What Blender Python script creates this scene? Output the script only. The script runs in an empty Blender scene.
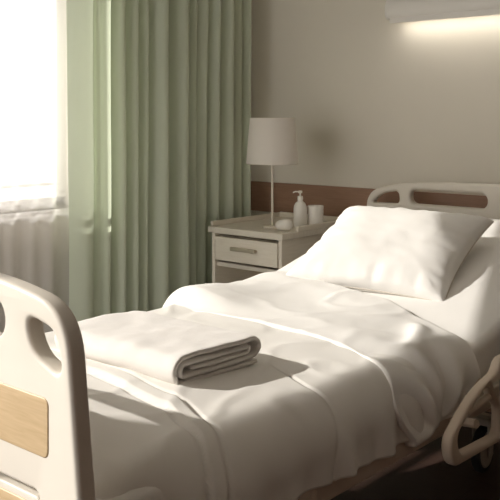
import bpy, bmesh, math, random
from math import sin, cos, pi, radians, exp, sqrt
from mathutils import Vector, Matrix, noise

random.seed(7)
S = bpy.context.scene
COL = S.collection

# ------------------------------------------------------------------ camera
cam_d = bpy.data.cameras.new('camera')
cam = bpy.data.objects.new('camera', cam_d)
COL.objects.link(cam)
cam.location = (0, 0, 1.3)
cam.rotation_euler = (radians(90), 0, radians(40.9))
cam_d.sensor_width = 36
cam_d.lens = 62.35
cam_d.shift_y = -0.264
cam_d.clip_start = 0.05
S.camera = cam

# ------------------------------------------------------------------ light
w = bpy.data.worlds.new('world')
S.world = w
w.use_nodes = True
bg = w.node_tree.nodes['Background']
bg.inputs[0].default_value = (1.0, 0.965, 0.915, 1)
bg.inputs[1].default_value = 2.3

sun_d = bpy.data.lights.new('sun', 'SUN')
sun_d.energy = 12.5
sun_d.color = (1.0, 0.95, 0.88)
sun_d.angle = radians(0.7)
sun = bpy.data.objects.new('sun', sun_d)
COL.objects.link(sun)
SUN_DIR = Vector((1.0, 0.72, -0.66)).normalized()
sun.rotation_euler = SUN_DIR.to_track_quat('-Z', 'Y').to_euler()
sun.location = (-8, -4, 8)

S.view_settings.view_transform = 'Standard'
S.view_settings.look = 'None'
S.view_settings.exposure = 0.22
S.view_settings.gamma = 1.0
S.view_settings.use_curve_mapping = False
S.cycles.max_bounces = 10
S.cycles.diffuse_bounces = 6
S.cycles.transparent_max_bounces = 12


# ------------------------------------------------------------------ materials
def nodes_of(name):
    m = bpy.data.materials.new(name)
    m.use_nodes = True
    nt = m.node_tree
    return m, nt, nt.nodes['Principled BSDF'], nt.nodes['Material Output']


def mat(name, col, rough=0.5, metal=0.0, vary=0.04, scale=12, bump=0.0, bscale=300, spec=0.5, sheen=0.0):
    """plain surface with a faint procedural variation and optional grain bump"""
    m, nt, b, out = nodes_of(name)
    tc = nt.nodes.new('ShaderNodeTexCoord')
    n = nt.nodes.new('ShaderNodeTexNoise')
    n.inputs['Scale'].default_value = scale
    n.inputs['Detail'].default_value = 4
    nt.links.new(tc.outputs['Object'], n.inputs['Vector'])
    r = nt.nodes.new('ShaderNodeValToRGB')
    r.color_ramp.elements[0].position = 0.3
    r.color_ramp.elements[1].position = 0.7
    r.color_ramp.elements[0].color = tuple(c * (1 - vary) for c in col) + (1,)
    r.color_ramp.elements[1].color = tuple(min(1, c * (1 + vary)) for c in col) + (1,)
    nt.links.new(n.outputs['Fac'], r.inputs['Fac'])
    nt.links.new(r.outputs['Color'], b.inputs['Base Color'])
    b.inputs['Roughness'].default_value = rough
    b.inputs['Metallic'].default_value = metal
    b.inputs['Specular IOR Level'].default_value = spec
    if sheen:
        b.inputs['Sheen Weight'].default_value = sheen
    if bump:
        n2 = nt.nodes.new('ShaderNodeTexNoise')
        n2.inputs['Scale'].default_value = bscale
        n2.inputs['Detail'].default_value = 3
        nt.links.new(tc.outputs['Object'], n2.inputs['Vector'])
        bp = nt.nodes.new('ShaderNodeBump')
        bp.inputs['Strength'].default_value = bump
        bp.inputs['Distance'].default_value = 0.004
        nt.links.new(n2.outputs['Fac'], bp.inputs['Height'])
        nt.links.new(bp.outputs['Normal'], b.inputs['Normal'])
    return m


def wood(name, c1, c2, scale=(1, 1, 1), rough=0.45, dist=2.0):
    m, nt, b, out = nodes_of(name)
    tc = nt.nodes.new('ShaderNodeTexCoord')
    mp = nt.nodes.new('ShaderNodeMapping')
    mp.inputs['Scale'].default_value = scale
    n = nt.nodes.new('ShaderNodeTexNoise')
    n.inputs['Scale'].default_value = 6
    n.inputs['Detail'].default_value = 6
    n.inputs['Distortion'].default_value = dist
    r = nt.nodes.new('ShaderNodeValToRGB')
    r.color_ramp.elements[0].position = 0.3
    r.color_ramp.elements[1].position = 0.72
    r.color_ramp.elements[0].color = c1 + (1,)
    r.color_ramp.elements[1].color = c2 + (1,)
    nt.links.new(tc.outputs['Object'], mp.inputs['Vector'])
    nt.links.new(mp.outputs['Vector'], n.inputs['Vector'])
    nt.links.new(n.outputs['Fac'], r.inputs['Fac'])
    nt.links.new(r.outputs['Color'], b.inputs['Base Color'])
    b.inputs['Roughness'].default_value = rough
    return m


def floor_mat():
    m, nt, b, out = nodes_of('dark_wood_floor')
    tc = nt.nodes.new('ShaderNodeTexCoord')
    br = nt.nodes.new('ShaderNodeTexBrick')
    br.inputs['Scale'].default_value = 1.0
    br.inputs['Brick Width'].default_value = 1.4
    br.inputs['Row Height'].default_value = 0.16
    br.inputs['Mortar Size'].default_value = 0.002
    br.inputs['Color1'].default_value = (0.050, 0.026, 0.019, 1)
    br.inputs['Color2'].default_value = (0.058, 0.031, 0.022, 1)
    br.inputs['Mortar'].default_value = (0.03, 0.016, 0.012, 1)
    nt.links.new(tc.outputs['Object'], br.inputs['Vector'])
    nt.links.new(br.outputs['Color'], b.inputs['Base Color'])
    b.inputs['Roughness'].default_value = 0.5
    return m


def cloth_through(name, col, tcol, transl, transp, through_col=(1, 1, 1)):
    """thin woven curtain: diffuse + translucent + open weave"""
    m, nt, b, out = nodes_of(name)
    tc = nt.nodes.new('ShaderNodeTexCoord')
    n = nt.nodes.new('ShaderNodeTexNoise')
    n.inputs['Scale'].default_value = 180
    nt.links.new(tc.outputs['Object'], n.inputs['Vector'])
    bp = nt.nodes.new('ShaderNodeBump')
    bp.inputs['Strength'].default_value = 0.15
    bp.inputs['Distance'].default_value = 0.002
    nt.links.new(n.outputs['Fac'], bp.inputs['Height'])
    b.inputs['Base Color'].default_value = col + (1,)
    b.inputs['Roughness'].default_value = 0.9
    b.inputs['Specular IOR Level'].default_value = 0.1
    nt.links.new(bp.outputs['Normal'], b.inputs['Normal'])
    t = nt.nodes.new('ShaderNodeBsdfTranslucent')
    t.inputs['Color'].default_value = tcol + (1,)
    mx = nt.nodes.new('ShaderNodeMixShader')
    mx.inputs[0].default_value = transl
    nt.links.new(b.outputs[0], mx.inputs[1])
    nt.links.new(t.outputs[0], mx.inputs[2])
    if transp > 0:
        tr = nt.nodes.new('ShaderNodeBsdfTransparent')
        tr.inputs['Color'].default_value = through_col + (1,)
        m2 = nt.nodes.new('ShaderNodeMixShader')
        m2.inputs[0].default_value = transp
        nt.links.new(mx.outputs[0], m2.inputs[1])
        nt.links.new(tr.outputs[0], m2.inputs[2])
        nt.links.new(m2.outputs[0], out.inputs[0])
    else:
        nt.links.new(mx.outputs[0], out.inputs[0])
    return m


def emit(name, col, strength):
    m, nt, b, out = nodes_of(name)
    b.inputs['Base Color'].default_value = col + (1,)
    b.inputs['Emission Color'].default_value = col + (1,)
    b.inputs['Emission Strength'].default_value = strength
    return m


M = dict(
    wall=mat('wall_paint', (0.74, 0.695, 0.605), 0.85, vary=0.015, scale=3, bump=0.05, bscale=220, spec=0.2),
    ceiling=mat('ceiling_paint', (0.74, 0.71, 0.65), 0.9, spec=0.2),
    band=wood('brown_wood_band', (0.29, 0.165, 0.105), (0.35, 0.205, 0.135), (1, 8, 14), 0.5),
    bounce_cut=wood('bounce_cut_dark_wood', (0.10, 0.065, 0.045), (0.14, 0.09, 0.06), (8, 8, 1), 0.5),  # added dark finish for unseen walls, cuts bounce light on the bed side
    skirting=mat('skirting_paint', (0.25, 0.14, 0.09), 0.5),
    floor=floor_mat(),
    window=mat('window_frame_white', (0.85, 0.84, 0.82), 0.4),
    linen=mat('white_linen', (0.84, 0.82, 0.785), 0.85, vary=0.012, bump=0.06, bscale=500, spec=0.15, sheen=0.1),
    duvet=mat('duvet_cotton', (0.81, 0.785, 0.74), 0.85, vary=0.012, bump=0.06, bscale=450, spec=0.15, sheen=0.1),
    blanket=mat('blanket_fleece', (0.83, 0.80, 0.765), 0.95, vary=0.02, scale=30, bump=0.25, bscale=380, spec=0.05, sheen=0.2),
    plastic=mat('bed_plastic', (0.74, 0.69, 0.61), 0.42, vary=0.01, spec=0.4),
    rail=mat('rail_plastic', (0.66, 0.55, 0.44), 0.45, vary=0.01),
    metal=mat('painted_frame', (0.62, 0.53, 0.44), 0.45, vary=0.02),
    maple=wood('maple_inlay', (0.53, 0.38, 0.21), (0.62, 0.46, 0.275), (2, 1, 22), 0.4, 0.8),
    nwood=wood('pale_oak', (0.76, 0.70, 0.59), (0.83, 0.775, 0.67), (2, 2, 14), 0.5, 0.6),
    nwood_top=wood('pale_oak_top', (0.68, 0.63, 0.54), (0.75, 0.70, 0.61), (2, 14, 2), 0.45, 0.6),
    handle=mat('brushed_nickel', (0.62, 0.56, 0.45), 0.4, metal=0.7),
    brass=mat('lamp_metal', (0.68, 0.62, 0.52), 0.45, metal=0.35),
    ceramic=mat('white_ceramic', (0.80, 0.77, 0.71), 0.4),
    stone=mat('white_stone', (0.74, 0.71, 0.65), 0.6, vary=0.05, scale=30),
    tyre=mat('black_rubber', (0.02, 0.02, 0.022), 0.6),
    hub=mat('caster_grey', (0.42, 0.37, 0.31), 0.5),
    panel=mat('control_grey_blue', (0.14, 0.165, 0.20), 0.5),
    button=mat('button_grey', (0.4, 0.42, 0.45), 0.5),
    glass=cloth_through('window_glass', (0.9, 0.9, 0.9), (1, 1, 1), 0.0, 0.96),
    shade=cloth_through('lamp_linen', (0.84, 0.80, 0.74), (0.7, 0.6, 0.5), 0.25, 0.0),
    green=cloth_through('green_curtain_cloth', (0.65, 0.70, 0.575), (0.66, 0.72, 0.57), 0.24, 0.0),
    sheer=cloth_through('sheer_voile', (0.90, 0.87, 0.84), (0.42, 0.415, 0.41), 0.30, 0.33),
    fixture=mat('fixture_enamel', (0.80, 0.77, 0.72), 0.45, vary=0.01),
    glow=emit('fixture_diffuser', (1.0, 0.95, 0.87), 5.0),
    seam=mat('piping_thread', (0.62, 0.57, 0.5), 0.9),
    rod=mat('curtain_rail_white', (0.7, 0.68, 0.64), 0.4),
)


# ------------------------------------------------------------------ helpers
def link(name, me, m=None, parent=None, smooth=True):
    o = bpy.data.objects.new(name, me)
    COL.objects.link(o)
    if m:
        me.materials.append(m)
    if smooth:
        for p in me.polygons:
            p.use_smooth = True
    if parent:
        o.parent = parent
    return o


def obj(name, bm, m, parent=None, smooth=False, loc=None):
    bmesh.ops.recalc_face_normals(bm, faces=bm.faces[:])
    me = bpy.data.meshes.new(name)
    bm.to_mesh(me)
    bm.free()
    o = link(name, me, m, parent, smooth)
    if smooth == 'auto':
        me.set_sharp_from_angle(angle=radians(40))
    if loc:
        o.location = loc
    return o


def thing(name, label, cat, loc=(0, 0, 0), rz=0, group=None):
    o = bpy.data.objects.new(name, None)
    COL.objects.link(o)
    o.empty_display_size = 0.05
    o.location = loc
    o.rotation_euler = (0, 0, rz)
    return tag(o, label, cat, group)


def tag(o, label, cat, group=None):
    o['label'] = label
    o['category'] = cat
    if group:
        o['group'] = group
    return o


def struct(o):
    o['kind'] = 'structure'
    return o


def box(bm, x0, x1, y0, y1, z0, z1, bev=0.0, seg=2):
    vs = [bm.verts.new(p) for p in ((x0, y0, z0), (x1, y0, z0), (x1, y1, z0), (x0, y1, z0),
                                    (x0, y0, z1), (x1, y0, z1), (x1, y1, z1), (x0, y1, z1))]
    fs = [bm.faces.new([vs[i] for i in f]) for f in ((0, 3, 2, 1), (4, 5, 6, 7), (0, 1, 5, 4), (1, 2, 6, 5), (2, 3, 7, 6), (3, 0, 4, 7))]
    if bev:
        es = list({e for f in fs for e in f.edges})
        bmesh.ops.bevel(bm, geom=es, offset=bev, segments=seg, affect='EDGES', profile=0.5)
    return bm


def bx(*a, **k):
    return box(bmesh.new(), *a, **k)


def tube(bm, pts, r, n=12, closed=False):
    pts = [Vector(p) for p in pts]
    rings = []
    N = len(pts)
    ref = Vector((0, 0, 1))
    for i, p in enumerate(pts):
        a = pts[(i - 1) % N] if (closed or i > 0) else p
        b = pts[(i + 1) % N] if (closed or i < N - 1) else p
        t = (b - a).normalized()
        if abs(t.dot(ref)) > 0.95:
            u = t.cross(Vector((1, 0, 0))).normalized()
        else:
            u = t.cross(ref).normalized()
        v = t.cross(u)
        rings.append([bm.verts.new(p + (u * cos(2 * pi * k / n) + v * sin(2 * pi * k / n)) * r) for k in range(n)])
    for i in range(N if closed else N - 1):
        A, B = rings[i], rings[(i + 1) % N]
        for k in range(n):
            bm.faces.new((A[k], A[(k + 1) % n], B[(k + 1) % n], B[k]))
    if not closed:
        bm.faces.new(rings[0])
        bm.faces.new(rings[-1][::-1])
    return bm


def lathe(bm, prof, n=40, cx=0, cy=0, axis='Z', center=(0, 0, 0)):
    """prof: list of (r, h); closed at the axis when r = 0"""
    rings = []
    for r, h in prof:
        if r <= 1e-6:
            rings.append([(0, 0, h)])
        else:
            rings.append([(r * cos(2 * pi * k / n), r * sin(2 * pi * k / n), h) for k in range(n)])

    def tr(p):
        if axis == 'Z':
            q = p
        elif axis == 'X':
            q = (p[2], p[0], p[1])
        else:
            q = (p[0], p[2], p[1])
        return (q[0] + center[0], q[1] + center[1], q[2] + center[2])
    rv = [[bm.verts.new(tr(p)) for p in ring] for ring in rings]
    for A, B in zip(rv, rv[1:]):
        if len(A) == 1 and len(B) == 1:
            continue
        for k in range(n):
            k2 = (k + 1) % n
            if len(A) == 1:
                bm.faces.new((A[0], B[k], B[k2]))
            elif len(B) == 1:
                bm.faces.new((A[k], B[0], A[k2]))
            else:
                bm.faces.new((A[k], B[k], B[k2], A[k2]))
    return bm


def rrect(x0, x1, z0, z1, r, n=8):
    """rounded rectangle outline; r may be a 4-tuple (bl, br, tr, tl)"""
    if not isinstance(r, tuple):
        r = (r,) * 4
    pts = []
    for (cx, cz, a0, rr) in ((x0 + r[0], z0 + r[0], pi, r[0]), (x1 - r[1], z0 + r[1], 1.5 * pi, r[1]),
                             (x1 - r[2], z1 - r[2], 0, r[2]), (x0 + r[3], z1 - r[3], 0.5 * pi, r[3])):
        for k in range(n + 1):
            a = a0 + 0.5 * pi * k / n
            pts.append((cx + rr * cos(a), cz + rr * sin(a)))
    return pts


def round_poly(pts, rad, n=6):
    """round the corners of a polygon; rad one number or one per corner"""
    out = []
    N = len(pts)
    for i in range(N):
        p = Vector(pts[i]); a = Vector(pts[i - 1]); b = Vector(pts[(i + 1) % N])
        r = rad[i] if isinstance(rad, (list, tuple)) else rad
        da = (a - p); db = (b - p)
        r1 = min(r, da.length * 0.48, db.length * 0.48)
        A = p + da.normalized() * r1
        B = p + db.normalized() * r1
        for k in range(n + 1):
            t = k / n
            out.append(tuple((1 - t) ** 2 * A + 2 * t * (1 - t) * p + t * t * B))
    return out


def plate(name, outer, holes, thick, bev, m, parent, plane, pos, res=3):
    """solid rounded-edge plate with holes. plane 'XZ' (thickness along Y) or 'YZ' (thickness along X)"""
    cu = bpy.data.curves.new(name + '_outline', 'CURVE')
    cu.dimensions = '2D'
    cu.fill_mode = 'BOTH'
    for loop in [outer] + holes:
        sp = cu.splines.new('POLY')
        sp.points.add(len(loop) - 1)
        for q, (a, b) in zip(sp.points, loop):
            q.co = (a, b, 0, 1)
        sp.use_cyclic_u = True
    cu.extrude = thick / 2 - bev
    cu.bevel_depth = bev
    cu.bevel_resolution = res
    cu.offset = -bev
    tmp = bpy.data.objects.new('tmp', cu)
    COL.objects.link(tmp)
    dg = bpy.context.evaluated_depsgraph_get()
    me = bpy.data.meshes.new_from_object(tmp.evaluated_get(dg))
    bpy.data.objects.remove(tmp)
    bpy.data.curves.remove(cu)
    if plane == 'XZ':
        me.transform(Matrix(((1, 0, 0, 0), (0, 0, 1, pos), (0, 1, 0, 0), (0, 0, 0, 1))))
    else:
        me.transform(Matrix(((0, 0, 1, pos), (1, 0, 0, 0), (0, 1, 0, 0), (0, 0, 0, 1))))
    bm = bmesh.new()
    bm.from_mesh(me)
    bpy.data.meshes.remove(me)
    bmesh.ops.remove_doubles(bm, verts=bm.verts[:], dist=1e-5)
    return obj(name, bm, m, parent, 'auto')


def grid_mesh(name, fn, nu, nv, m, parent=None, thick=0.0, offset=-1):
    bm = bmesh.new()
    V = [[bm.verts.new(fn(i / nu, j / nv)) for j in range(nv + 1)] for i in range(nu + 1)]
    for i in range(nu):
        for j in range(nv):
            bm.faces.new((V[i][j], V[i + 1][j], V[i + 1][j + 1], V[i][j + 1]))
    me = bpy.data.meshes.new(name)
    bm.to_mesh(me)
    bm.free()
    o = link(name, me, m, parent, True)
    if thick:
        md = o.modifiers.new('thickness', 'SOLIDIFY')
        md.thickness = thick
        md.offset = offset
    return o


def ss(a, b, x):
    t = max(0.0, min(1.0, (x - a) / (b - a)))
    return t * t * (3 - 2 * t)


def nz(x, y, z=0.0):
    return noise.noise(Vector((x, y, z)))


def interp(x, pts):
    if x <= pts[0][0]:
        return pts[0][1]
    for (a, va), (b, vb) in zip(pts, pts[1:]):
        if x <= b:
            t = (x - a) / (b - a)
            t = t * t * (3 - 2 * t) * 0.5 + t * 0.5
            return va + (vb - va) * t
    return pts[-1][1]


# ------------------------------------------------------------------ the room
XW, YW = -3.14, 3.60
XE, YS, H = 1.5, -1.8, 2.6
WY0, WY1, WZ0, WZ1 = -0.25, 2.40, 0.90, 2.045
DY0, DY1, DZ1 = -1.35, -0.36, 2.40

struct(obj('floor', bx(XW - .2, XE, YS, YW + .1, -0.1, 0), M['floor']))
struct(obj('ceiling', bx(XW - .2, XE, YS, YW + .1, H, H + 0.1), M['ceiling']))
struct(obj('wall_head', bx(XW - .2, XE, YW, YW + 0.12, 0, H), M['wall']))
struct(obj('wall_right', bx(XE, XE + 0.12, YS, YW + .1, 0, H), M['bounce_cut']))
bm = bmesh.new()
WT = .10
box(bm, XW - WT, XW, YS, DY0, 0, H)
box(bm, XW - WT, XW, DY0, DY1, DZ1, H)
box(bm, XW - WT, XW, DY1, WY0, 0, H)
box(bm, XW - WT, XW, WY1, YW, 0, H)
box(bm, XW - WT, XW, WY0, WY1, 0, WZ0)
box(bm, XW - WT, XW, WY0, WY1, WZ1, H)
struct(obj('wall_window', bm, M['wall']))
bm = bmesh.new()
box(bm, -1.1, XE, YS - .12, YS, 0, H)  # unseen wall, stops short so ambient light enters only from the window side
struct(obj('wall_foot', bm, M['bounce_cut']))
# unseen door opening added beyond the window to let sun onto the footboard
dfr = struct(bpy.data.objects.new('added_sun_door', None))
COL.objects.link(dfr)
bm = bmesh.new()
for (a, b, c, d) in ((DY0, DY0 + .06, 0, DZ1), (DY1 - .06, DY1, 0, DZ1), (DY0 + .06, DY1 - .06, DZ1 - .06, DZ1), (DY0 + .06, DY1 - .06, 0, .08)):
    box(bm, XW - .09, XW - .04, a, b, c, d, 0.004)
obj('added_sun_door_frame', bm, M['window'], dfr)
obj('pane', bx(XW - .067, XW - .063, DY0 + .06, DY1 - .06, .08, DZ1 - .06), M['glass'], dfr)
# window frame: outer frame, mullions, low transom, sill
win = struct(bpy.data.objects.new('window_1', None))
COL.objects.link(win)
bm = bmesh.new()
fx0, fx1 = XW - .09, XW - .04
for (a, b, c, d) in ((WY0, WY0 + .05, WZ0, WZ1), (WY1 - .05, WY1, WZ0, WZ1), (WY0, WY1, WZ0, WZ0 + .05), (WY0, WY1, WZ1 - .05, WZ1)):
    box(bm, fx0, fx1, a, b, c, d, 0.004)
obj('window_frame', bm, M['window'], win)
bm = bmesh.new()
box(bm, fx0 + .01, fx1 - .01, WY0 + .05, WY1 - .05, WZ0 + .1, WZ0 + .115)
obj('window_bar', bm, M['window'], win)
obj('pane', bx(fx0 + .028, fx1 - .028, WY0 + .05, WY1 - .05, WZ0 + .05, WZ1 - .05), M['glass'], win)
obj('window_sill', bx(XW - .04, XW + .025, WY0 - .03, WY1 + .03, WZ0 - .03, WZ0, 0.005), M['window'], win)

struct(obj('trim_1', bx(XW, XE, YW - 0.012, YW, 0.795, 0.954, 0.002), M['band']))
struct(obj('baseboard_head', bx(XW, XE, YW - 0.015, YW, 0, 0.09, 0.003), M['skirting']))
struct(obj('baseboard_window', bx(XW, XW + 0.015, YS, YW - 0.015, 0, 0.09, 0.003), M['skirting']))

# ------------------------------------------------------------------ curtains
rail = obj('curtain_rail', bx(-3.09, -2.93, -1.4, 3.59, 2.44, 2.47, 0.004), M['rod'])
tag(rail, 'white ceiling-height curtain rail running above the window', 'curtain rail')

# green curtain: fold crests placed from the picture's rhythm, irregular spacing and depth
fold_y = [2.285, 2.42, 2.51, 2.60, 2.675, 2.73, 2.865, 3.0, 3.05, 3.134, 3.215, 3.32, 3.383, 3.45]


def green_fn(u, v):
    y = 2.285 + u * 1.165
    z = 0.03 + v * 2.40
    x = 0.0
    # alternate crest / valley between listed positions
    for k in range(len(fold_y) - 1):
        if fold_y[k] <= y <= fold_y[k + 1]:
            t = (y - fold_y[k]) / (fold_y[k + 1] - fold_y[k])
            amp = 0.034 * (0.8 + 0.6 * nz(k * 3.1, 1.7)) * min(1.5, (fold_y[k + 1] - fold_y[k]) / .075)
            x = amp * (2 * abs(sin(pi * t)) ** 0.85 - 1)
            break
    if y < 2.44:
        x *= 0.45
    g = 0.9 + 0.25 * (1 - v)
    x = x * g + 0.012 * nz(y * 5, z * 0.7) + 0.004 * nz(y * 22, z * 1.5)
    yy = y + 0.012 * nz(y * 4 + 5, z * 0.8) * (1 - ss(3.36, 3.45, y))
    return (-2.985 + x, yy, z)


gc = grid_mesh('green_curtain', green_fn, 420, 40, M['green'])
tag(gc, 'sage green curtain hanging in deep vertical folds beside the nightstand', 'curtain')


def sheer_fn(u, v):
    y = -1.2 + u * 3.56
    z = 0.03 + v * 2.40
    t = y * 2 * pi / 0.085
    x = 0.011 * sin(t + 1.6 * sin(y * 7)) + 0.009 * sin(t * 0.43 + 1) + 0.008 * nz(y * 6, z * 0.6)
    return (-3.062 + x * (0.85 + 0.3 * (1 - v)), y + 0.008 * nz(y * 5, z), z)


sc_ = grid_mesh('sheer_curtain', sheer_fn, 900, 12, M['sheer'])
tag(sc_, 'translucent white sheer curtain covering the bright window', 'curtain')

# ------------------------------------------------------------------ wall light
fl = thing('wall_light', 'long pale enamel wall light glowing downward above the headboard', 'light', (-1.56, YW, 1.76))
prof = [(0.0, 0.0), (-.035, 0.0), (-.055, -.004), (-.078, 0.0), (-.092, 0.012), (-.098, 0.04), (-.095, 0.075), (-.08, 0.105), (-.05, 0.12), (0.0, 0.125)]
bm = bmesh.new()
L = 0.64
secs = []
for (xx, sc) in ((-L, 0.80), (-L + .004, 0.90), (-L + .012, 0.96), (-L + .025, 1.0), (L - .025, 1.0), (L - .012, .96), (L - .004, .9), (L, .8)):
    secs.append([bm.verts.new((xx, p[0] * (sc * .5 + .5), .06 + (p[1] - .06) * sc)) for p in prof])
for A, B in zip(secs, secs[1:]):
    for k in range(len(prof) - 1):
        bm.faces.new((A[k], A[k + 1], B[k + 1], B[k]))
    bm.faces.new((A[-1], A[0], B[0], B[-1]))
bm.faces.new(secs[0]); bm.faces.new(secs[-1][::-1])
obj('housing', bm, M['fixture'], fl, 'auto')
obj('diffuser', bx(-L + .06, L - .06, -.082, -.035, -.006, -0.001, 0.001), M['glow'], fl)
obj('lip', bx(-L + .03, L - .03, -.094, -.087, -.015, .010, 0.002), M['fixture'], fl)

# ------------------------------------------------------------------ nightstand
NX0, NX1, NY0, NY1, NZ = -2.885, -2.425, 3.02, 3.565, 0.78
ns = thing('nightstand', 'pale wooden nightstand with one drawer and a raised rim, in the corner', 'nightstand', ((NX0 + NX1) / 2, (NY0 + NY1) / 2, 0))
hx, hy = (NX1 - NX0) / 2, (NY1 - NY0) / 2
obj('top', bx(-hx, hx, -hy, hy, NZ - .03, NZ, 0.004), M['nwood_top'], ns)
obj('rim', bx(-hx, -hx + .014, -hy + .02, hy, NZ, NZ + .022, 0.003), M['nwood'], ns)
obj('rim', bx(-hx + .014, hx - .014, hy - .014, hy, NZ, NZ + .026, 0.003), M['nwood'], ns)
obj('rim', bx(hx - .014, hx, -hy + .12, hy, NZ, NZ + .022, 0.003), M['nwood'], ns)
ins = .014
obj('side_panel', bx(-hx + ins, -hx + ins + .02, -hy + ins, hy, 0.03, NZ - .028, 0.002), M['nwood'], ns)
obj('side_panel', bx(hx - ins - .02, hx - ins, -hy + ins, hy, 0.03, NZ - .028, 0.002), M['nwood'], ns)
obj('back_panel', bx(-hx + ins + .02, hx - ins - .02, hy - .014, hy - .002, 0.06, NZ - .028), M['nwood'], ns)
obj('shelf', bx(-hx + ins + .02, hx - ins - .02, -hy + .03, hy - .014, NZ - .19, NZ - .172), M['nwood_top'], ns)
dr = obj('drawer', bx(-hx + ins + .024, hx - ins - .024, -hy + ins - .004, -hy + ins + .3, NZ - .158, NZ - .046, 0.003), M['nwood'], ns)
bm = bmesh.new()
zc = NZ - .093
yy = -hy + ins - .004
box(bm, -.075, .075, yy - .026, yy - .016, zc - .009, zc + .009, .003)
box(bm, -.07, -.058, yy - .018, yy, zc - .006, zc + .006)
box(bm, .058, .07, yy - .018, yy, zc - .006, zc + .006)
obj('handle', bm, M['handle'], dr)
obj('bottom_shelf', bx(-hx + ins + .02, hx - ins - .02, -hy + .03, hy - .014, 0.06, 0.08), M['nwood_top'], ns)
for sx in (-1, 1):
    for sy in (-1, 1):
        cx, cy = sx * (hx - ins - .012), sy * (hy - .03)
        obj('foot', bx(cx - .012, cx + .012, cy - .012, cy + .012, 0, 0.03), M['nwood'], ns)

# ------------------------------------------------------------------ lamp
lp = thing('table_lamp', 'slim metal table lamp with pale tapered fabric shade on the nightstand', 'lamp', (-2.602, 3.165, NZ))
obj('base', lathe(bmesh.new(), [(0, 0), (.044, 0), (.047, .003), (.047, .010), (.043, .014), (.008, .016), (0, .016)], 40), M['brass'], lp, 'auto')
obj('pole', lathe(bmesh.new(), [(0, .012), (.0055, .012), (.0055, .41), (.009, .41), (.009, .44), (0, .44)], 16), M['brass'], lp, 'auto')
sh = obj('lamp_shade', lathe(bmesh.new(), [(.124, .305), (.122, .303), (.1205, .305), (.1035, .518), (.105, .520), (.1065, .518), (.124, .305)], 64), M['shade'], lp, 'auto')
bm = bmesh.new()
for k in range(3):
    a = k * 2 * pi / 3
    tube(bm, [(0, 0, .435), (.114 * cos(a), .114 * sin(a), .38)], .0015, 6)
obj('shade_ring', bm, M['brass'], lp)

# ------------------------------------------------------------------ toiletries
sd = thing('soap_dispenser', 'white pump soap bottle standing beside the cup on the nightstand', 'bottle', (-2.528, 3.285, NZ))
obj('bottle', lathe(bmesh.new(), [(0, 0), (.027, 0), (.031, .004), (.032, .02), (.032, .085), (.030, .100), (.023, .114), (.013, .122), (.0115, .130), (0, .130)], 40), M['ceramic'], sd, 'auto')
bm = lathe(bmesh.new(), [(0, .128), (.013, .128), (.0135, .132), (.0135, .144), (.012, .147), (.004, .148), (.004, .160), (.010, .161), (.0105, .170), (.008, .173), (0, .173)], 24)
tube(bm, [(0, 0, .168), (-.02, -.015, .168), (-.028, -.021, .163)], .0035, 8)
obj('pump', bm, M['ceramic'], sd, 'auto')

cup = obj('cup', lathe(bmesh.new(), [(0, 0), (.033, 0), (.036, .003), (.0385, .098), (.0375, .100), (.036, .098), (.033, .008), (0, .006)], 40), M['ceramic'], None, 'auto', (-2.482, 3.345, NZ))
tag(cup, 'plain white cylindrical cup next to the pump bottle', 'cup')


def pebble(name, loc, a, b, c, rz, seed):
    bm = bmesh.new()
    bmesh.ops.create_icosphere(bm, subdivisions=4, radius=1)
    for v in bm.verts:
        d = v.co.copy()
        f = 1 + .05 * nz(d.x * 1.5 + seed, d.y * 1.5, d.z * 1.5)
        egg = 1 + .12 * d.x
        v.co = Vector((d.x * a * f, d.y * b * f * egg, d.z * c * f * egg))
    zmin = min(v.co.z for v in bm.verts)
    for v in bm.verts:
        v.co.z -= zmin
    o = obj(name, bm, M['stone'], None, True, loc)
    o.rotation_euler = (0, 0, rz)
    return o


tag(pebble('decorative_stone', (-2.490, 3.115, NZ), .042, .032, .028, radians(35), 3.0), 'rounded egg-shaped white stone lying on the nightstand in front of the bottle', 'stone')

# ------------------------------------------------------------------ bed
XC = -1.64
HW = 0.50
YF, YH = 0.97, 3.38
HINGE = 2.33
SL = 0.245


def mtop(y):
    """mattress top height: flat, then the raised head section"""
    d = y - HINGE
    if d < -0.08:
        return 0.64
    if d < 0.08:
        t = (d + 0.08) / 0.16
        return 0.64 + SL * 0.08 * t * t
    return 0.64 + SL * d


bed = thing('hospital_bed', 'cream adjustable hospital bed with plastic end boards and wheels', 'bed', (0, 0, 0))

# footboard
fo = round_poly([(XC - .553, .36), (XC + .553, .36), (XC + .480, .985), (XC + .28, 1.016), (XC - .28, 1.016), (XC - .480, .985)], [.05, .05, .085, .15, .15, .085], 8)
holes = []
h1 = round_poly([(.365, .962), (.452, .945), (.470, .868), (.385, .898)], [.035, .03, .03, .04], 8)
h2 = rrect(.018, .302, .905, .975, .035)
h3 = rrect(.02, .50, .43, .664, .012)
for h in (h1, h2):
    holes.append([(XC + a, b) for a, b in h])
    holes.append([(XC - a, b) for a, b in h])
low = [(XC + a, b) for a, b in rrect(-.405, .405, .43, .664, .014)]
holes.append(low)
FY = 0.895
fb = plate('footboard', fo, holes, .038, .009, M['plastic'], bed, 'XZ', FY, 4)
plate('wood_inlay', [(XC + a, b) for a, b in rrect(-.435, .435, .727, .829, .014)], [], .042, .003, M['maple'], fb, 'XZ', FY)
plate('lower_panel', [(XC + a, b) for a, b in rrect(-.402, .402, .433, .651, .014)], [], .026, .004, M['plastic'], fb, 'XZ', FY)
plate('lower_inlay', [(XC + a, b) for a, b in rrect(-.385, .385, .45, .638, .014)], [], .031, .003, M['maple'], fb, 'XZ', FY)

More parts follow.
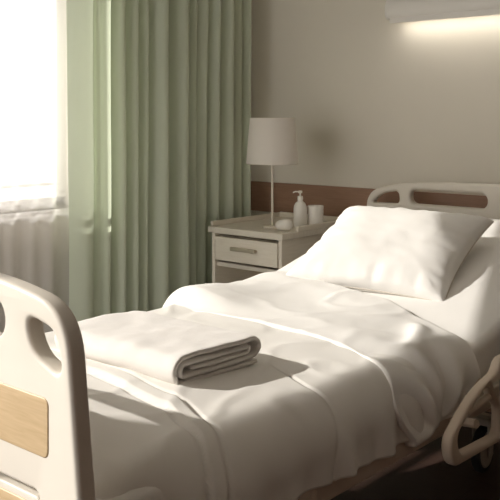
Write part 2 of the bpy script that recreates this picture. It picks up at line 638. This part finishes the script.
# headboard
HC = XC + .04
ho = round_poly([(HC - .64, .42), (HC + .60, .42), (HC + .66, .955), (HC + .50, 1.00), (HC + .2, 1.018), (HC - .2, 1.018), (HC - .50, 1.00), (HC - .665, .955)],
                [.05, .05, .09, .12, .2, .2, .12, .09], 8)
holes = []
h1 = round_poly([(.485, .966), (.58, .950), (.63, .905), (.48, .907)], [.025, .03, .02, .025], 8)
h2 = rrect(.050, .425, .912, .976, .030)
for h in (h1, h2):
    holes.append([(HC + a, b) for a, b in h])
    holes.append([(HC - a, b) for a, b in h])
plate('headboard', ho, holes, .045, .014, M['plastic'], bed, 'XZ', 3.465, 4)

# deck frame
bm = bmesh.new()
for s in (-1, 1):
    box(bm, XC + s * .505 - .018, XC + s * .505 + .018, .93, 3.44, .455, .515, .006)
for y in (1.0, 1.55, 2.1, 2.7, 3.3):
    box(bm, XC - .49, XC + .49, y - .02, y + .02, .462, .502, .004)
obj('side_frame', bm, M['metal'], bed)
bm = bmesh.new()
box(bm, XC - .49, XC + .49, .98, HINGE - .02, .503, .519, .003)
obj('mattress_deck', bm, M['metal'], bed)


def back_deck(u, v):
    y = HINGE + v * (3.40 - HINGE)
    return (XC - .50 + u * 1.0, y, mtop(y) - .128)


bd = grid_mesh('backrest_deck', back_deck, 4, 20, M['metal'], bed, .022)
for s in (-1, 1):
    obj('backrest_support', tube(bmesh.new(), [(XC + s * .2, 2.55, .48), (XC + s * .2, 3.0, mtop(3.0) - .15)], .014), M['metal'], bed)
# base chassis and lifting arms
bm = bmesh.new()
for s in (-1, 1):
    box(bm, XC + s * .06 - .025, XC + s * .06 + .025, 1.22, 3.05, .14, .18, .006)
for y in (1.2, 3.05):
    box(bm, XC - .34, XC + .34, y - .03, y + .03, .14, .18, .006)
obj('chassis', bm, M['metal'], bed)
for (y0, y1) in ((1.35, 1.75), (2.85, 2.35)):
    for s in (-1, 1):
        obj('lift_arm', tube(bmesh.new(), [(XC + s * .06, y0, .17), (XC + s * .06, y1, .47)], .02, 10), M['metal'], bed)
# bent handle tube near the foot
bm = bmesh.new()
pts = []
for k in range(13):
    a = k / 12
    pts.append((XC + .515, 1.475 + .05 * sin(a * pi * .5), .475 - .24 * a + .02 * sin(a * pi)))
tube(bm, [(XC + .50, 1.50, .50)] + [(XC + .515, 1.50 - .05 * ss(0, 1, k / 10), .49 - .25 * k / 10) for k in range(11)] + [(XC + .30, 1.45, .235)], .013, 10)
obj('crank_bar', bm, M['rail'], bed, 'auto')


def caster(x, y, ang):
    r = .083
    e = bpy.data.objects.new('caster', None)
    COL.objects.link(e)
    e.parent = bed
    e.location = (x, y, 0)
    e.rotation_euler = (0, 0, ang)
    # wheel axis along local X
    obj('tyre', lathe(bmesh.new(), [(r - .02, -.016), (r - .006, -.016), (r, -.009), (r, .009), (r - .006, .016), (r - .02, .016), (r - .02, -.016)], 40, axis='X', center=(0, 0, r)), M['tyre'], e, 'auto')
    obj('hub', lathe(bmesh.new(), [(0, -.02), (r - .022, -.02), (r - .018, -.016), (r - .018, .016), (r - .022, .02), (0, .02)], 40, axis='X', center=(0, 0, r)), M['hub'], e, 'auto')
    bm = bmesh.new()
    box(bm, -.034, -.024, -.02, .02, r - .02, .185, .003)
    box(bm, .024, .034, -.02, .02, r - .02, .185, .003)
    box(bm, -.034, .034, -.025, .025, .175, .20, .003)
    obj('fork', bm, M['hub'], e)
    return e


for (x, y) in ((XC - .22, 1.22), (XC + .22, 1.22), (XC - .22, 2.98), (XC + .20, 2.97)):
    caster(x, y, radians(6))

# lowered side rail beside the head section
RX = XC + .605
outer = round_poly([(1.925, .505), (1.945, .432), (2.90, .405), (2.98, .56), (2.90, .66), (2.22, .648), (2.195, .615), (2.06, .588)], [.05, .05, .09, .09, .10, .05, .03, .10], 10)
inner1 = round_poly([(1.966, .508), (1.984, .456), (2.208, .446), (2.214, .520), (2.168, .552), (2.150, .600), (2.07, .566)], [.03, .03, .02, .03, .03, .012, .06], 8)
inner2 = round_poly([(2.26, .47), (2.42, .465), (2.42, .52), (2.26, .522)], [.012, .012, .012, .012], 6)
inner3 = round_poly([(2.46, .465), (2.86, .455), (2.90, .56), (2.84, .615), (2.46, .615)], [.03, .05, .05, .05, .03], 8)
sr = plate('side_rail', outer, [inner1, inner2, inner3], .030, .009, M['rail'], bed, 'YZ', RX, 3)
obj('crossbar', tube(bmesh.new(), [(RX, 2.045, .545), (RX, 2.185, .556)], .010, 10), M['rail'], sr, 'auto')
cp = obj('control_panel', bx(RX + .008, RX + .024, 2.215, 2.40, .558, .634, .006), M['panel'], sr)
bm = bmesh.new()
for k in range(3):
    for j in range(2):
        box(bm, RX + .023, RX + .027, 2.255 + k * .045, 2.28 + k * .045, .572 + j * .03, .592 + j * .03, .001)
obj('button', bm, M['button'], cp)
for y in (2.12, 2.8):
    obj('rail_link', tube(bmesh.new(), [(XC + .51, y, .485), (RX, y - .02, .50)], .012, 8), M['rail'], bed)

# ------------------------------------------------------------------ mattress
bm = bmesh.new()
NY = 90
secs = []
for j in range(NY + 1):
    y = YF + (YH - YF) * j / NY
    e = min(j, NY - j)
    k = {0: .965, 1: .985}.get(e, 1.0)
    zt = mtop(y)
    hh = .06 * (.7 if e == 0 else (.9 if e == 1 else 1))
    outl = rrect(-HW * k, HW * k, zt - .06 - hh, zt - .06 + hh, .028, 5)
    secs.append([bm.verts.new((XC + a + .0, y, b)) for a, b in outl])
n = len(secs[0])
for A, B in zip(secs, secs[1:]):
    for k in range(n):
        bm.faces.new((A[k], A[(k + 1) % n], B[(k + 1) % n], B[k]))
bm.faces.new(secs[0]); bm.faces.new(secs[-1][::-1])
mt = obj('mattress', bm, M['linen'], None, 'auto')
tag(mt, 'mattress in a white fitted sheet, head section raised under the pillow', 'mattress')


# ------------------------------------------------------------------ duvet
CROWN = .016


def drape(s, y, off, side_fold=1.0, ext=0.0):
    """arc length s across the bed from its centre line, laid over the mattress at height off above it"""
    R0 = .09
    a = abs(s)
    sg = 1 if s >= 0 else -1
    flat = HW - R0
    zt = mtop(y)
    if a <= flat:
        return XC + s, zt + off + CROWN * (1 - (s / flat) ** 2), 0.0
    q = (pi / 2) * R0
    if a <= flat + q:
        t = (a - flat) / R0
        R = R0 + off
        return XC + sg * (flat + R * sin(t)), zt - R0 + R * cos(t), 0.0
    rest = a - flat - q
    return XC + sg * (HW + off + .12 * min(rest, .1)), zt - R0 - rest, rest


def wrinkles(x, y, s):
    """height of puffs and creases on the duvet"""
    h = .006 * nz(x * 2.6, y * 2.4, 1.3)
    h += .003 * nz(x * 7 + y * 3, y * 5 - x * 2, 4.1)
    r = 1 - abs(nz(x * 3.5 + y * 5.5, y * 2.2 - x * 4.0, 9.0)) * 2.2
    h += .0035 * exp(-((1 - r) / .35) ** 2)
    return h


def duvet_fn(u, v):
    smin, smax = -.86, .600
    s = smin + (smax - smin) * u
    t = v
    yr = .955 + (2.16 - .955) * t
    # foot end rolls down in front of the footboard
    drop = 0.0
    y = yr
    if yr < 1.05:
        q = (1.05 - yr) / .095
        drop = .13 * q ** 2.2
        y = 1.05 - .085 * sin(min(1, q) * pi / 2)
    off = .026
    x, z, rest = drape(s, y, off)
    side = ss(.44, .54, abs(s))
    wv = wrinkles(x, y, s)
    off2 = wv * (1 - .6 * side)
    # raised band across the bed where two layers overlap, running down the side
    yb = interp(s, [(-.6, 1.36), (-.03, 1.335), (.28, 1.285), (.42, 1.235), (.52, 1.17), (.60, 1.10)])
    dband = yr - yb
    off2 += .011 * ss(-.006, .004, dband) * (1 - ss(.040, .060, dband)) + .006 * ss(.05, .06, dband) * (1 - ss(.06, .4, dband))
    off2 -= .007 * exp(-((dband + .006) / .005) ** 2)
    off2 -= .006 * exp(-((dband - .050) / .006) ** 2)
    # stitched seam
    ysm = interp(s, [(.2, 1.70), (.45, 1.62), (.60, 1.55)])
    off2 -= .006 * exp(-((yr - ysm) / .004) ** 2) * ss(.22, .34, s)
    off2 += .014 * (1 - ss(-.42, -.28, s))
    # puff towards the foot
    off2 += .014 * exp(-((yr - 1.14) / .09) ** 2) * (1 - side)
    # hanging side: soft vertical folds, stronger towards the hem
    fold = (.010 * sin(y * 26 + 2.5 * sin(y * 7)) + .006 * sin(y * 60 + 6 * nz(y * 3, 0))) * ss(.47, .60, abs(s))
    ang = ss(.45, .53, abs(s))
    sg = 1 if s > 0 else -1
    x -= .07 * side * (1 - ss(.98, 1.13, yr)) * (1 if s > 0 else -1)
    x += sg * (off2 * ang + fold * .9 + .006 * side)
    z += off2 * (1 - ang)
    k = 2.0
    z -= drop * (1 - side)
    z += .004 * sin(y * 13 + 1) * ss(.5, .6, abs(s))
    return (x, y, z)


dv = grid_mesh('duvet', duvet_fn, 260, 260, M['duvet'], None, .014)
tag(dv, 'cream duvet spread over the bed with its top edge turned back', 'duvet')


def turn_fn(u, v):
    smin = -.78
    smax = interp(v, [(0, .610), (.4, .590), (1, .565)])
    s = smin + (smax - smin) * u
    yf = interp(s, [(-.6, 2.02), (-.45, 1.985), (0, 1.985), (.13, 1.975), (.30, 1.945), (.42, 1.895), (.52, 1.825), (.60, 1.875)])
    yb = interp(s, [(-.6, 2.60), (-.4, 2.57), (-.2, 2.52), (.1, 2.46), (.30, 2.38), (.44, 2.33), (.53, 2.29), (.6, 2.25)])
    y = yf + (yb - yf) * v
    # flat doubled layer with a rounded front roll and back edge
    df, db = y - yf, yb - y
    e = min(1.0, max(0.0, df / .008))
    e2 = min(1.0, max(0.0, db / .03))
    e3 = min(1.0, (s - smin) / .03)
    roll = sqrt(max(0, 1 - (1 - e) ** 2)) * sqrt(max(0, 1 - (1 - e2) ** 2))
    off = .012 + .046 * roll if df < .3 else .004 + .054 * roll
    off = interp(df, [(0, .014), (.25, .006), (.6, .004)]) + .020 * roll
    # puffier mound on the window side
    off += .056 * exp(-((s + .42) / .17) ** 2) * ss(0, .10, df) * ss(0, .10, db) * ss(-.62, -.48, s) * (1 - .75 * ss(2.1, 2.55, y))
    off += .010 * exp(-((s + .30) / .2) ** 2) * ss(0, .12, df) * ss(0, .10, db)
    off += .012 * exp(-((s - .1) / .25) ** 2) * ss(0, .15, df) * ss(0, .12, db)
    side = ss(.43, .54, abs(s))
    off += .010 * side
    x, z, rest = drape(s, y, off)
    h = .003 * nz(x * 4 + 7, y * 4, 2.2)
    # creases fanning from the drooping corner
    ax, ay = s - .62, y - 2.02
    th = math.atan2(ay, -ax)
    rr = sqrt(ax * ax + ay * ay)
    h += (.005 + .007 * side) * sin(th * 9 + 1.1 + 2 * nz(s * 3, y * 3, 5)) * ss(.02, .12, rr) * (1 - ss(.22, .50, rr))
    h += .003 * exp(-(nz(x * 5 - y * 2, y * 6, 3.3) / .16) ** 2)
    h += .0015 * nz(x * 16, y * 9, 8.0)
    h *= roll
    # long soft crest catching the light near the edge
    h += .016 * exp(-((s - .40 + .5 * (y - 2.15)) / .035) ** 2) * ss(1.98, 2.1, y) * (1 - ss(2.25, 2.33, y))
    fold = .007 * sin(y * 30 + 2 * sin(y * 9) + .6) * ss(.46, .60, abs(s))
    ang = ss(.45, .53, abs(s))
    sg = 1 if s > 0 else -1
    x += sg * (h * ang + fold)
    z += h * (1 - ang)
    z += (.03 * (y - 2.0)) * side
    return (x, y, z)


tf = grid_mesh('turned_back_fold', turn_fn, 260, 240, M['linen'], dv, .012)
tf['label'] = 'paler turned-back top of the duvet'


# ------------------------------------------------------------------ pillow
def make_pillow():
    bm = bmesh.new()
    n = 90
    W, D, T = .308, .293, .080
    top, bot = [], []
    for i in range(n + 1):
        rt, rb = [], []
        for j in range(n + 1):
            a = -1 + 2 * i / n
            b = -1 + 2 * j / n
            # concave sides, pointed corners
            x = W * a * (1 - .075 * (1 - a * a * 0) * (1 - abs(b) ** 2.2))
            y = D * b * (1 - .075 * (1 - abs(a) ** 2.2))
            p = (max(0, 1 - abs(a) ** 3.2) ** .62) * (max(0, 1 - abs(b) ** 3.2) ** .62)
            edge = 1 - min(1 - abs(a), 1 - abs(b))
            h = T * (p ** .62)
            # gathers along the seam
            if p > 0:
                if 1 - abs(b) < 1 - abs(a):
                    g = 1.6 * nz(a * 8 + 3, b * .8, 2.5) * ss(.62, .93, abs(b)) * (1 - ss(.985, 1, abs(b)))
                    amp = .004
                else:
                    g = 1.8 * nz(b * 7 + 1, a * .8, 7.5) * ss(.52, .90, abs(a)) * (1 - ss(.985, 1, abs(a)))
                    amp = .006
                h += g * amp
                h += .006 * nz(a * 2.2 + 3, b * 2.2, 1) * p
                h += .0012 * nz(a * 5 + b * 3, b * 5, 6) * p
                # diagonal pull from corners
                h += .003 * max(0, 1 - 6 * abs(abs(a) - abs(b))) * ss(.4, .9, abs(a)) * p ** .5
            hb = T * .5 * (p ** .6)
            rt.append((x, y, h))
            rb.append((x, y, -hb))
        top.append(rt); bot.append(rb)
    VT = [[bm.verts.new(p) for p in r] for r in top]
    VB = [[None] * (n + 1) for _ in range(n + 1)]
    for i in range(n + 1):
        for j in range(n + 1):
            VB[i][j] = VT[i][j] if i in (0, n) or j in (0, n) else bm.verts.new(bot[i][j])
    for i in range(n):
        for j in range(n):
            bm.faces.new((VT[i][j], VT[i + 1][j], VT[i + 1][j + 1], VT[i][j + 1]))
            bm.faces.new((VB[i][j], VB[i][j + 1], VB[i + 1][j + 1], VB[i + 1][j]))
    return bm


pil = obj('pillow', make_pillow(), M['linen'], None, True)
seam_pts = []
for k in range(200):
    a = k / 50.0
    e, t = int(a), a - int(a)
    A, B = {0: (-1 + 2 * t, -1), 1: (1, -1 + 2 * t), 2: (1 - 2 * t, 1), 3: (-1, 1 - 2 * t)}[e]
    seam_pts.append((.308 * A * (1 - .075 * (1 - abs(B) ** 2.2)), .293 * B * (1 - .075 * (1 - abs(A) ** 2.2)), 0))
obj('seam', tube(bmesh.new(), seam_pts, .0028, 6, True), M['seam'], pil, True)
pil.location = (-1.722, 2.784, .804)
pil.rotation_euler = (radians(21.5), radians(1), radians(9))
tag(pil, 'plump white pillow leaning on the raised head of the bed', 'pillow')


# ------------------------------------------------------------------ folded blanket
def blanket():
    T = .0128
    y0, y1 = 0.0, .295
    z = [T * .5 + k * (T + .0015) for k in range(5)]
    path = []

    def arc(cy, cz, r, a0, a1, n=14, ky=1.0):
        for k in range(n + 1):
            a = a0 + (a1 - a0) * k / n
            path.append((cy + r * ky * cos(a), cz + r * sin(a)))
    # start: bottom layer at the head side, towards the foot
    for k in range(12):
        path.append((y1 - .012 - (y1 - y0 - .045) * k / 12, z[0]))
    r = (z[4] - z[0]) / 2
    arc(y0 + .030, z[0] + r, r, -pi / 2, -3 * pi / 2, 16)
    for k in range(1, 14):
        path.append((y0 + .033 + (y1 - y0 - .065) * k / 14, z[4] + .003 * sin(k / 14 * pi)))
    r2 = (z[4] - z[1]) / 2
    arc(y1 - .028, z[1] + r2, r2, pi / 2, -pi / 2, 14, 1.3)
    for k in range(1, 12):
        path.append((y1 - .030 - (y1 - y0 - .066) * k / 12, z[1]))
    r3 = (z[3] - z[1]) / 2
    arc(y0 + .034, z[1] + r3, r3, -pi / 2, -3 * pi / 2, 8)
    for k in range(1, 12):
        path.append((y0 + .036 + (y1 - y0 - .084) * k / 12, z[3]))
    r4 = (z[3] - z[2]) / 2
    arc(y1 - .048, z[2] + r4, r4, pi / 2, -pi / 2, 8)
    for k in range(1, 12):
        path.append((y1 - .050 - (y1 - y0 - .092) * k / 12, z[2]))
    P = [Vector((a, b)) for a, b in path]
    N = len(P)
    lft, rgt = [], []
    for i in range(N):
        d = (P[min(N - 1, i + 1)] - P[max(0, i - 1)]).normalized()
        nn = Vector((-d.y, d.x))
        tk = T / 2 * (.97 if 2 < i < N - 3 else .8)
        lft.append(P[i] + nn * tk)
        rgt.append(P[i] - nn * tk)
    ring = lft + rgt[::-1]
    bm = bmesh.new()
    W = .46
    nx = 60
    secs = []
    m_ = len(ring)
    for k in range(nx + 1):
        x = -W / 2 + W * k / nx
        e = min(k, nx - k)
        sh = {0: .70, 1: .88, 2: .97}.get(e, 1)
        row = []
        for idx, p in enumerate(ring):
            c = P[idx] if idx < N else P[N - 1 - (idx - N)]
            q = c + (p - c) * sh
            wob = .0035 * nz(x * 8, q.x * 10, 3) + .0015 * nz(x * 25, q.x * 20, 9)
            row.append(bm.verts.new((x + .004 * nz(q.x * 14, q.y * 60, 2) * (e < 6), q.x + .004 * nz(x * 5, q.y * 20), q.y + wob * (.3 + q.y / z[4]) + .001)))
        secs.append(row)
    for A, B in zip(secs, secs[1:]):
        for k in range(m_):
            bm.faces.new((A[k], A[(k + 1) % m_], B[(k + 1) % m_], B[k]))
    for R in (secs[0], secs[-1]):
        for i in range(N - 1):
            bm.faces.new((R[i], R[i + 1], R[m_ - 2 - i], R[m_ - 1 - i]))
    return bm


bl = obj('folded_blanket', blanket(), M['blanket'], None, True)
bl.location = (-1.652, 1.385, .680)
bl.rotation_euler = (0, 0, radians(-1))
tag(bl, 'thick off-white blanket folded in layers lying on the duvet', 'blanket')
